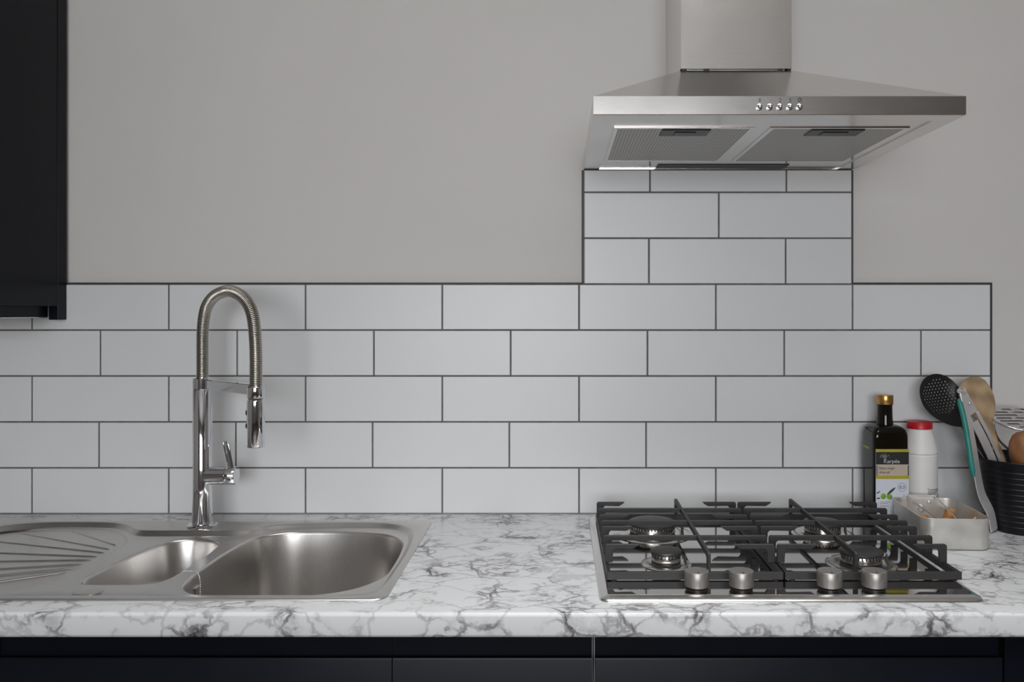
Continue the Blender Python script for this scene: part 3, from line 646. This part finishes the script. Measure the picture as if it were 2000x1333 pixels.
# ------------------------------------------------------------------ olive oil bottle
def bottle():
    x0, x1, d0, d1 = 0.6615, 0.7355, 0.022, 0.0965; cx, cd = (x0+x1)/2, (d0+d1)/2
    t = thing('olive_oil_bottle', (cx, Y(cd), WT), 'dark square glass olive oil bottle with gold screw cap and printed label', 'bottle')
    N = 48; h0 = (x1-x0)/2; h1 = (d1-d0)/2
    def loop(z, hw, hd, n):
        out = []
        for k in range(N):
            a = 2*PI*k/N; c, s = math.cos(a), math.sin(a)
            out.append((cx+hw*math.copysign(abs(c)**(2/n), c), Y(cd)+hd*math.copysign(abs(s)**(2/n), s), z))
        return out
    zs = 1.091
    L = [loop(WT+0.0004, h0*0.93, h1*0.93, 7), loop(WT+0.003, h0*0.985, h1*0.985, 8), loop(WT+0.008, h0, h1, 9), loop(1.0, h0, h1, 9), loop(zs-0.008, h0, h1, 9)]
    for k in range(1, 9):
        a = PI/2*k/8; f = math.cos(a); r = 0.0172
        L.append(loop(zs-0.008+0.024*math.sin(a), r+(h0-r)*f**0.8, r+(h1-r)*f**0.8, 2+7*f**1.2))
    L += [loop(1.112, 0.0163, 0.0163, 2), loop(1.130, 0.0155, 0.0155, 2), loop(1.1475, 0.0152, 0.0152, 2), loop(1.1485, 0.0165, 0.0165, 2), loop(1.1495, 0.0165, 0.0165, 2)]
    MB().loft(L).build('glass_body', 'oil_glass', t, smooth=40)
    cp = MB().lathe((cx, Y(cd), 0), [(0.0168, 1.1498), (0.0172, 1.1505), (0.0172, 1.1680), (0.0166, 1.1695), (0.012, 1.1698)], 40).build('screw_cap', 'gold_cap', t, smooth=40)
    for zz in (1.1535, 1.1665): MB().tube([(cx+0.0172*math.cos(a*PI/16), Y(cd)+0.0172*math.sin(a*PI/16), zz) for a in range(32)], 0.0005, 6, closed=True).build('cap_ridge', 'gold_cap', cp, smooth=60)
    yl = Y(d1)-0.0002; lx0, lx1 = x0+0.0035, x1-0.0015
    lab = MB().box(lx0, lx1, yl-0.0002, yl+0.0015, 0.907, 1.0592).build('label', 'label_white', t); lab['label'] = 'printed white, black and lime front label'
    yy = yl-0.0003
    def band(n, z0, z1, m, a=lx0, b=lx1, yo=0): MB().box(a, b, yy-0.0001-yo, yy+0.0001, z0, z1).build(n, m, lab)
    band('label_band', 1.0533, 1.0592, 'label_lime'); band('label_band', 1.0272, 1.0533, 'label_black')
    band('label_band', 1.0035, 1.0272, 'label_beige'); band('label_band', 0.9968, 1.0035, 'label_lime')
    band('label_band', 1.0035, 1.0255, 'label_black', lx1-0.0022, lx1-0.0002, 0.0001); band('label_band', 1.0035, 1.0255, 'print_grey', lx0, lx0+0.0045, 0.0001)
    yt = yy-0.0003; rot = (PI/2, 0, 0)
    text('lettering', 'Karpéa', (lx0+0.0160, yt, 1.0303), rot, 0.0112, 'label_white', lab, 0.0001, 'LEFT', 1.05)
    text('lettering', 'Extra virgin', (lx0+0.0068, yt, 1.0170), rot, 0.0078, 'print_black', lab, 0.0001, 'LEFT', 0.9)
    text('lettering', 'olive oil', (lx0+0.0068, yt, 1.0085), rot, 0.0078, 'print_black', lab, 0.0001, 'LEFT', 0.9)
    tree = MB()
    for k in range(34):
        a = random.uniform(0, PI); rr = 0.0098*math.sqrt(random.random())
        px_, pz = lx0+0.0185+rr*1.05*math.cos(a), 1.0418+rr*0.85*math.sin(a)
        tree.lathe((px_, yt, pz), [(0.00085, 0.0001), (0.00085, -0.0001)], 6, 'Y')
    for a, b in (((0.0185, 1.0335), (0.0185, 1.041)), ((0.0185, 1.038), (0.0125, 1.0455)), ((0.0185, 1.038), (0.0245, 1.0455)), ((0.0185, 1.040), (0.0200, 1.048)), ((0.0185, 1.040), (0.0160, 1.048))):
        tree.tube([(lx0+a[0], yt, a[1]), (lx0+b[0], yt, b[1])], [0.0009, 0.0004], 5)
    o = tree.build('tree_emblem', 'print_grey', lab)
    cxr, czr = lx1-0.0140, 0.9795
    MB().tube([(cxr+0.0087*math.cos(a*PI/16), yt+0.0001, czr+0.0087*math.sin(a*PI/16)) for a in range(32)], 0.00035, 5, closed=True).build('acidity_ring', 'print_grey', lab)
    text('lettering', '0.3', (cxr, yt, czr-0.0030), rot, 0.0095, 'print_black', lab, 0.0001)
    for ex, ez in ((0.0158, 0.9605), (0.0285, 0.9595)):
        MB().lathe((lx0+ex, yt+0.0001, ez), [(0.0058, 0.0002), (0.0058, 0), (0.0045, -0.0003)], 24, 'Y').build('olive_print', 'olive_green', lab, smooth=50)
    def leaf(p0, p1, w):
        a, b = Vector(p0), Vector(p1); dv = b-a; nrm = Vector((-dv.y, dv.x)).normalized(); pts = []
        for f in [k/8 for k in range(9)]: pts.append(a+dv*f+nrm*w*math.sin(PI*f)**0.8)
        for f in [k/8 for k in range(7, 0, -1)]: pts.append(a+dv*f-nrm*w*math.sin(PI*f)**0.8)
        MB().loft([[(p.x, yt+e, p.y) for p in pts] for e in (0.0001, -0.0001)]).build('leaf_print', 'leaf_green', lab)
    leaf((lx0+0.0225, 0.9630), (lx0+0.0415, 0.9795), 0.0026); leaf((lx0+0.0005, 0.9660), (lx0+0.0095, 0.9715), 0.0012); leaf((lx0+0.0005, 0.9560), (lx0+0.0100, 0.9565), 0.0014)
    for zz, w in ((0.9485, 0.020), (0.9450, 0.016), (0.9400, 0.018)): MB().box(lx0+0.009, lx0+0.009+w, yt-0.0001, yt+0.0001, zz, zz+0.0007).build('small_print', 'print_grey', lab)
    text('lettering', 'extra virgin olive oil', (lx0+0.0068, yt, 0.9988), rot, 0.0030, 'label_beige', lab, 0.0001, 'LEFT', 1.2)
    MB().box(x0-0.0002, x0+0.0005, Y(0.068), Y(0.034), 1.0545, 1.0590).build('back_label_glimpse', 'label_lime', t)  # strip added on the side face for the back label seen through glass
bottle()

# ------------------------------------------------------------------ white shaker with red lid
def shaker():
    cx, cd = 0.7785, 0.046
    t = thing('plastic_shaker', (cx, Y(cd), WT), 'white plastic shaker bottle with a red screw lid behind the tin', 'bottle')
    c = (cx, Y(cd), 0); r = 0.0362
    MB().lathe(c, [(0.033, WT+0.0004), (r, WT+0.004), (r, 1.0410), (r-0.0012, 1.0425), (r-0.0008, 1.0440), (r+0.0004, 1.0455), (r+0.0004, 1.0520), (r-0.001, 1.0545), (0.0335, 1.0640), (0.0285, 1.0830), (0.0255, 1.0925), (0.0245, 1.0960)], 56).build('body', 'white_plastic', t, smooth=35)
    lid = MB().lathe(c, [(0.0255, 1.0962), (0.0262, 1.0968), (0.0258, 1.1095), (0.0245, 1.1110), (0.018, 1.1112)], 48).build('lid', 'red_plastic', t, smooth=40)
    def patch(a0, a1, z0, z1, name='print'):
        L = []; rr = r+0.00025; n = 6
        for rad in (rr, rr+0.0002):
            pass
        v = []
        for k in range(n+1):
            a = math.radians(a0+(a1-a0)*k/n)
            for rad in (rr, rr+0.0002):
                for z_ in (z0, z1): v.append((cx+rad*math.sin(a), Y(cd)-rad*math.cos(a), z_))
        f = []
        for k in range(n):
            o = k*4; f += [(o+2, o+6, o+7, o+3), (o, o+1, o+5, o+4), (o+1, o+3, o+7, o+5), (o, o+4, o+6, o+2)]
        f += [(0, 2, 3, 1), (n*4, n*4+1, n*4+3, n*4+2)]
        MB().add(v, f).build(name, 'print_black', t)
    for i, (a0, a1) in enumerate(((2, 6), (4, 50), (4, 62), (3, 58), (4, 40))): patch(a0, a1, 0.9735-i*0.0032, 0.9745-i*0.0032)
    for i in range(3): patch(22, 60-6*i, 0.9575-i*0.0036, 0.9587-i*0.0036)
    patch(3, 14, 0.9505, 0.9575, 'print_symbol')
shaker()

# ------------------------------------------------------------------ aluminium tin with folding wire handle, and what lies in it
def tin():
    cx, cd = 0.7525, 0.1960; hw, hl = 0.0640, 0.0890; H = 0.060; a0 = math.radians(-3.5)
    t = thing('mess_tin', (cx, Y(cd), WT), 'open rectangular aluminium tin with a folding wire handle beside the hob', 'tin')
    Rm = Matrix.Translation((cx, Y(cd), WT)) @ Matrix.Rotation(a0, 4, 'Z')
    lp = lambda i, z: [(p[0], p[1], z) for p in rrect(-hw+i, hw-i, -hl+i, hl-i, max(0.004, 0.022-i*0.8), 8)]
    L = [lp(0.006, 0.0004), lp(0.002, 0.0018), lp(0.0, 0.006), lp(0.0, 0.052), lp(-0.0008, H-0.0006), lp(-0.0002, H), lp(0.0012, H), lp(0.0014, H-0.003)]
    MB().loft(L, cap1=False).xform(Rm).build('body', 'tin_alu', t, smooth=40)
    MB().loft([lp(0.00145, H-0.0032), lp(0.0015, 0.010), lp(0.004, 0.004), lp(0.008, 0.003)], cap0=False).xform(Rm).build('inner_wall', 'tin_alu', t, smooth=40)
    yb = hl-0.0016
    for x, z_, r in ((-0.017, 0.0505, 0.0042), (0.013, 0.0515, 0.0042), (-0.003, 0.0390, 0.0078)):
        m = MB().lathe((x, yb, z_), [(r, 0), (r*0.92, -r*0.35), (r*0.6, -r*0.62), (r*0.2, -r*0.72)], 20, 'Y').xform(Rm); m.build('rivet', 'tongs_steel', t, smooth=60)
    wire = spline([(-0.031, hl+0.004, 0.0635), (-0.0305, hl-0.004, 0.0632), (-0.0265, 0.030, 0.0555), (-0.0150, -0.0300, 0.0475), (-0.008, -0.0400, 0.0465), (0.010, -0.0405, 0.0465), (0.0185, -0.0370, 0.0468), (0.0205, -0.0280, 0.0475), (0.0235, 0.030, 0.0555), (0.0245, hl-0.004, 0.0632), (0.0245, hl+0.004, 0.0635)], 8, False)
    MB().tube(wire, 0.0016, 10).xform(Rm).build('wire_handle', 'polished_steel', t, smooth=60)
    MB().box(-0.036, 0.030, hl+0.0012, hl+0.0030, 0.040, 0.066).xform(Rm).build('handle_bracket', 'tin_alu', t, bevel=0.0006)
    def inside(name, mb, mat, label, cat, group=None):
        mb.xform(Rm); o = mb.build(name, mat, None, smooth=50); tag(o, label, cat, group)
    fl = 0.0036
    def chunk(p, s, seed):
        m = MB().sphere((0, 0, 0), 1, 12, 8); rnd = random.Random(seed)
        m.v = [Vector((q.x*s[0], q.y*s[1], q.z*s[2]))*(1+rnd.uniform(-0.13, 0.13)) for q in m.v]
        return m.xform(Matrix.Translation(p) @ Matrix.Rotation(rnd.uniform(0, 3), 4, 'Z'))
    def cork(p, ang, tilt, r=0.0105, h=0.042):
        m = MB().lathe((0, 0, 0), [(r*0.9, -h/2), (r, -h/2+0.002), (r, h/2-0.002), (r*0.9, h/2)], 20)
        return m.xform(Matrix.Translation(p) @ Matrix.Rotation(ang, 4, 'Z') @ Matrix.Rotation(tilt, 4, 'Y'))
    for p, an, ti, lb in (((-0.034, 0.030, fl+0.0110), 1.45, PI/2, 'tan cork lying along the hob side of the tin floor'),
                          ((-0.008, 0.022, fl+0.0110), 1.70, PI/2, 'cork lying flat on the tin floor between the legs of the wire handle'),
                          ((0.036, -0.012, fl+0.0110), 1.50, PI/2, 'cork lying flat along the utensil pot side of the tin'),
                          ((-0.034, -0.034, fl+0.0110), 1.55, PI/2, 'cork lying flat in the tin corner next to the hob front'),
                          ((0.008, -0.058, fl+0.0110), 0.10, PI/2, 'cork lying flat against the front wall of the tin'),
                          ((-0.030, 0.000, fl+0.0310), 1.15, 1.75, 'cork on top of the two corks along the hob side of the tin'),
                          ((-0.016, -0.046, fl+0.0325), 0.45, 1.35, 'topmost cork in the tin, right behind the tin front wall'),
                          ((0.034, 0.042, fl+0.0250), 0.2, 0.35, 'cork standing almost upright in the tin beside the utensil pot')):
        inside('cork', cork(p, an, ti), 'cork_tan', lb, 'cork', 'corks in the tin')
    for i, (p, q, lb) in enumerate((((0.020, -0.070, 0.038), (0.046, -0.058, 0.0560), 'matchstick standing up out of the tin beside the wire loop'), ((-0.010, -0.072, 0.030), (0.014, -0.064, 0.047), 'matchstick leaning on the front wall of the tin'))):
        a, b = Vector(p), Vector(q); a = b+(a-b)*2.1; a.z = max(a.z, fl+0.002)
        inside('matchstick', MB().tube([a, b], 0.0012, 4), 'match_wood', lb, 'matchstick', 'matchsticks in the tin')
tin()

# ------------------------------------------------------------------ utensil pot and utensils
PX, PD = 0.9520, 0.132
def pot():
    t = thing('utensil_pot', (PX, Y(PD), WT), 'black ribbed metal bucket holding kitchen utensils', 'pot')
    c = (PX, Y(PD), WT); pr = [(0.055, 0.0004), (0.0575, 0.002)]
    for k in range(1, 12):
        z_ = 0.004+k*0.0112; r = 0.0580+(0.0880-0.0580)*(z_/0.149)**0.9
        pr += [(r-0.0003, z_-0.0014), (r+0.0005, z_), (r-0.0003, z_+0.0014)]
    pr += [(0.0880, 0.143), (0.0905, 0.1455), (0.0915, 0.1475), (0.0905, 0.1495), (0.0885, 0.149), (0.0870, 0.146), (0.0565, 0.006), (0.045, 0.004)]
    MB().lathe(c, pr, 64).build('bucket', 'bucket_enamel', t, smooth=35)
pot()
def skimmer():
    t = thing('skimmer', (0.96, Y(0.135), WT+0.005), 'black perforated nylon skimmer standing in the utensil pot against the tiles', 'skimmer')
    # local head frame: u down the handle, v across, w towards the room
    c = Vector((0.8200, Y(0.062), 1.1650)); u = Vector((0.62, -0.13, -0.775)).normalized()
    w0 = Vector((0.18, -1, 0.12)); w = (w0-u*w0.dot(u)).normalized(); v = w.cross(u)
    ol = []
    for k in range(56):
        a = 2*PI*k/56; r = 0.0455
        lu = r*1.16*math.cos(a); lv = r*math.sin(a)
        if lu > 0: lu *= 1.42; lv *= 1-0.22*(math.cos(a))**2
        ol.append((lu, lv))
    holes = []
    for i in range(-7, 8):
        for j in range(-7, 8):
            hu, hv = i*0.0074+(0.0037 if j % 2 else 0), j*0.0064
            if math.hypot(hu*0.92+0.002, hv) < 0.0360: holes.append((hu, hv))
    bm_l = [[Vector((a, b, 0)) for a, b in ol]] + [[Vector((a, b, 0)) for a, b in [(p[0]*f, p[1]*f) for p in ol[::2]]] for f in ()]
    for hu, hv in holes: bm_l.append([Vector((hu+0.00185*math.cos(q*PI/4), hv+0.00185*math.sin(q*PI/4), 0)) for q in range(8)])
    vv, ff = fill_loops(bm_l)
    dish = lambda a, b: -0.012*(1-min(1, (a*a+b*b)/0.0023))
    front = [c+u*q.x+v*q.y+w*dish(q.x, q.y) for q in vv]; back = [p-w*0.0022 for p in front]; n = len(vv)
    m = MB().add(front, ff); m.add(back, [tuple(reversed(f)) for f in ff])
    st = 0
    for lp in bm_l:
        k = len(lp); m.f += [(st+i, st+(i+1) % k, st+(i+1) % k+n, st+i+n) for i in range(k)]; st += k
    m.build('head', 'black_plastic', t, smooth=30)
    p0 = c+u*0.068; p1 = Vector((0.900, Y(0.104), 1.033)); p2 = Vector((0.974, Y(0.152), WT+0.012)); L = []
    for p, wd, th in ((p0, 0.012, 0.0025), (p0.lerp(p1, 0.5), 0.011, 0.0035), (p1, 0.0105, 0.004), (p2, 0.0095, 0.004)):
        L.append([p+v*(wd*math.cos(a))+w*(th*math.sin(a)) for a in [2*PI*k/16 for k in range(16)]])
    MB().loft(L).build('handle', 'black_plastic', t, smooth=50)
skimmer()
def spoon():
    t = thing('wooden_spoon', (0.958, Y(0.16), WT+0.005), 'pale beech wooden spoon standing in the utensil pot', 'spoon')
    c = Vector((0.8840, Y(0.088), 1.1620)); e = Vector((0.955, Y(0.150), WT+0.009)); u = (e-c).normalized()
    w0 = Vector((-0.15, -1, -0.1)); w = (w0-u*w0.dot(u)).normalized(); v = w.cross(u)
    L = []; N = 20
    st = [(-0.0500, 0.002), (-0.0485, 0.010), (-0.044, 0.0195), (-0.034, 0.0275), (-0.018, 0.0318), (0.0, 0.0322), (0.018, 0.0290), (0.034, 0.0215), (0.046, 0.0140), (0.058, 0.0095), (0.075, 0.0075), (0.12, 0.0064), ((e-c).length, 0.0062)]
    for s_, hw in st:
        p = c+u*s_; lp = []
        dep = 0.011*max(0, 1-(s_/0.043)**2)          # hollow of the bowl
        thk = 0.0035 if s_ < 0.04 else min(hw*0.9, 0.0055)
        for k in range(N):
            a = 2*PI*k/N; x_ = math.cos(a); y_ = math.sin(a)
            dp = -dep*(1-x_*x_)*(0.9 if y_ > 0 else 1.0)
            lp.append(p+v*(hw*x_)+w*(thk*y_+dp))
        L.append(lp)
    MB().loft(L[:10], cap1=False).build('spoon_bowl', 'beech', t, smooth=60)
    MB().loft(L[9:], cap0=False).build('handle', 'beech', t, smooth=60)
spoon()
def strip(pts, widths, th, normal):
    L = []; n = len(pts)
    for i, p in enumerate(pts):
        tg = (pts[min(n-1, i+1)]-pts[max(0, i-1)]).normalized(); nr = (normal-tg*normal.dot(tg)).normalized(); sd = tg.cross(nr)
        L.append([p-sd*widths[i]/2-nr*th/2, p+sd*widths[i]/2-nr*th/2, p+sd*widths[i]/2+nr*th/2, p-sd*widths[i]/2+nr*th/2])
    return L
def tongs():
    t = thing('tongs', (0.880, Y(0.165), WT+0.002), 'steel kitchen tongs with a teal grip straddling the rim of the utensil pot', 'tongs')
    V = Vector
    near = spline([V((0.8180, Y(0.150), 1.1860)), V((0.8290, Y(0.158), 1.1295)), V((0.8350, Y(0.165), 1.075)), V((0.8395, Y(0.168), 1.035)), V((0.8525, Y(0.164), 0.9800)), V((0.8730, Y(0.160), 0.940)), V((0.8810, Y(0.158), 0.9045))], 6, False)
    nrm = V((0.55, -0.84, 0)); n = len(near)
    wd = [0.012+0.012*math.sin(min(1, i/n*2.2)*PI/2) for i in range(n)]
    MB().loft(strip(near, wd, 0.0022, nrm)).build('arm', 'tongs_steel', t, bevel=0.0005, bseg=1)
    g = [p+V((-0.0105, -0.0040, 0)) for p in near[2:21]]
    MB().tube(g, [0.0035]+[0.0054]*(len(g)-2)+[0.0035], 12).build('grip', 'teal_grip', t, smooth=60)
    far = spline([V((0.8220, Y(0.1460), 1.1830)), V((0.8390, Y(0.141), 1.152)), V((0.8730, Y(0.136), 1.092)), V((0.8950, Y(0.133), 1.045)), V((0.9180, Y(0.131), 0.985)), V((0.9370, Y(0.130), WT+0.012))], 8, False)
    nf = V((0.10, -1, 0.05)); n = len(far); sd = V((0.9, 0, 0.40)).normalized()
    # the inner arm is a plate with a long slot: head plate and two rails
    k = 11
    MB().loft(strip(far[:k], [0.018+0.008*i/k for i in range(k)], 0.0022, nf)).build('arm', 'tongs_steel', t, bevel=0.0005, bseg=1)
    for s_ in (-1, 1):
        pts = [p+sd*s_*0.0098 for p in far[k-1:]]
        MB().loft(strip(pts, [0.0062]*len(pts), 0.0040, nf)).build('slot_rail', 'tongs_steel', t, bevel=0.0006, bseg=1)
    MB().loft(strip([p+V((0, 0.006, 0)) for p in far[k+1:]], [0.012]*len(far[k+1:]), 0.002, nf)).build('channel', 'tongs_steel', t)
    MB().tube([V((0.8130, Y(0.152), 1.1870)), V((0.8270, Y(0.146), 1.1845))], 0.0052, 12).build('hinge', 'tongs_steel', t, smooth=60)
    MB().sphere(V((0.8395, Y(0.1435), 1.1600)), 0.0032, 12, 8, (1, 0.6, 1)).build('rivet', 'chrome', t, smooth=60)
    MB().tube([V((0.8200, Y(0.150), 1.1900))+V((0.006*math.cos(a*PI/8), 0, 0.0045*math.sin(a*PI/8))) for a in range(16)], 0.0011, 6, closed=True).build('hanging_loop', 'tongs_steel', t, smooth=60)
tongs()
def masher():
    c = Vector((0.9670, Y(0.105), 1.125)); t = thing('potato_masher', (0.985, Y(0.14), WT+0.008), 'steel potato masher with slotted oval plate standing in the utensil pot', 'masher')
    tilt = Matrix.Translation(c) @ Matrix.Rotation(math.radians(22), 4, 'X')
    rx, ry = 0.0600, 0.0480
    lps = [[Vector((rx*math.cos(2*PI*k/56), ry*math.sin(2*PI*k/56), 0)) for k in range(56)]]
    for j in range(-3, 4):
        yy = j*0.0125; half = rx*math.sqrt(max(0, 1-(yy/(ry-0.004))**2))-0.006
        if half < 0.01: continue
        xs = [(-half, -0.003), (0.003, half)] if j % 2 else [(-half, -half*0.38), (-half*0.38+0.006, half*0.38-0.0), (half*0.38+0.006, half)]
        for a, b in xs:
            if b-a < 0.008: continue
            lps.append([Vector((p[0], p[1], 0)) for p in rrect(a, b, yy-0.0036, yy+0.0036, 0.0035, 3)])
    vv, ff = fill_loops(lps); n = len(vv); m = MB().add([tilt @ q for q in vv], ff).add([tilt @ (q-Vector((0, 0, 0.0018))) for q in vv], [tuple(reversed(f)) for f in ff])
    st = 0
    for lp in lps:
        k = len(lp); m.f += [(st+i, st+(i+1) % k, st+(i+1) % k+n, st+i+n) for i in range(k)]; st += k
    m.build('plate', 'polished_steel', t, smooth=30)
    MB().tube([tilt @ Vector((rx*math.cos(2*PI*k/56), ry*math.sin(2*PI*k/56), -0.002)) for k in range(56)], 0.0022, 8, closed=True).build('plate_rim', 'polished_steel', t, smooth=60)
    for sx in (-1, 1):
        a = tilt @ Vector((sx*rx*0.97, 0, -0.001))
        pts = spline([a, a+Vector((-sx*0.000, 0, -0.018)), Vector((c.x+sx*0.046, a.y, 1.078)), Vector((c.x+0.012+sx*0.028, Y(0.118), 1.045)), Vector((0.978+sx*0.006, Y(0.128), 1.005))], 6, False)
        MB().tube(pts, 0.0026, 10).build('shank', 'polished_steel', t, smooth=60)
    MB().tube([Vector((0.978, Y(0.128), 1.008)), Vector((0.980, Y(0.130), 0.995)), Vector((0.986, Y(0.113), WT+0.014))], [0.007, 0.011, 0.012], 14).build('handle', 'black_plastic', t, smooth=50)
masher()
def pestle():
    t = thing('wooden_pestle', (0.962, Y(0.185), WT+0.006), 'reddish-brown wooden tool with a rounded egg-shaped end in the utensil pot', 'utensil')
    c = Vector((0.9330, Y(0.172), 1.0735)); L = []
    MB().lathe(c, [(0.004, 0.0335), (0.0125, 0.0315), (0.0205, 0.0245), (0.0258, 0.0120), (0.0272, 0.0), (0.0262, -0.014), (0.0225, -0.028), (0.0150, -0.044)], 28).build('head', 'warm_wood', t, smooth=60)
    MB().tube([c+Vector((0, 0, -0.0442)), Vector((0.934, Y(0.173), 0.97)), Vector((0.938, Y(0.170), WT+0.010))], [0.0148, 0.0095, 0.009], 16).build('handle', 'warm_wood', t, smooth=60)
pestle()
def turner():
    t = thing('slotted_turner', (0.98, Y(0.11), WT+0.006), 'dull steel turner edge showing behind the wooden spoon in the utensil pot', 'turner')
    V = Vector; pts = [V((0.893, Y(0.066), 1.150)), V((0.8985, Y(0.072), 1.128)), V((0.912, Y(0.084), 1.085)), V((0.932, Y(0.098), 1.040)), V((0.956, Y(0.103), WT+0.012))]
    MB().loft(strip(pts[:3], [0.030, 0.034, 0.016], 0.0016, V((0.1, -1, 0)))).build('blade', 'blade_grey', t)
    MB().loft(strip(pts[2:], [0.016, 0.011, 0.011], 0.003, V((0.1, -1, 0)))).build('shaft', 'blade_grey', t)
turner()
bpy.context.view_layer.update()
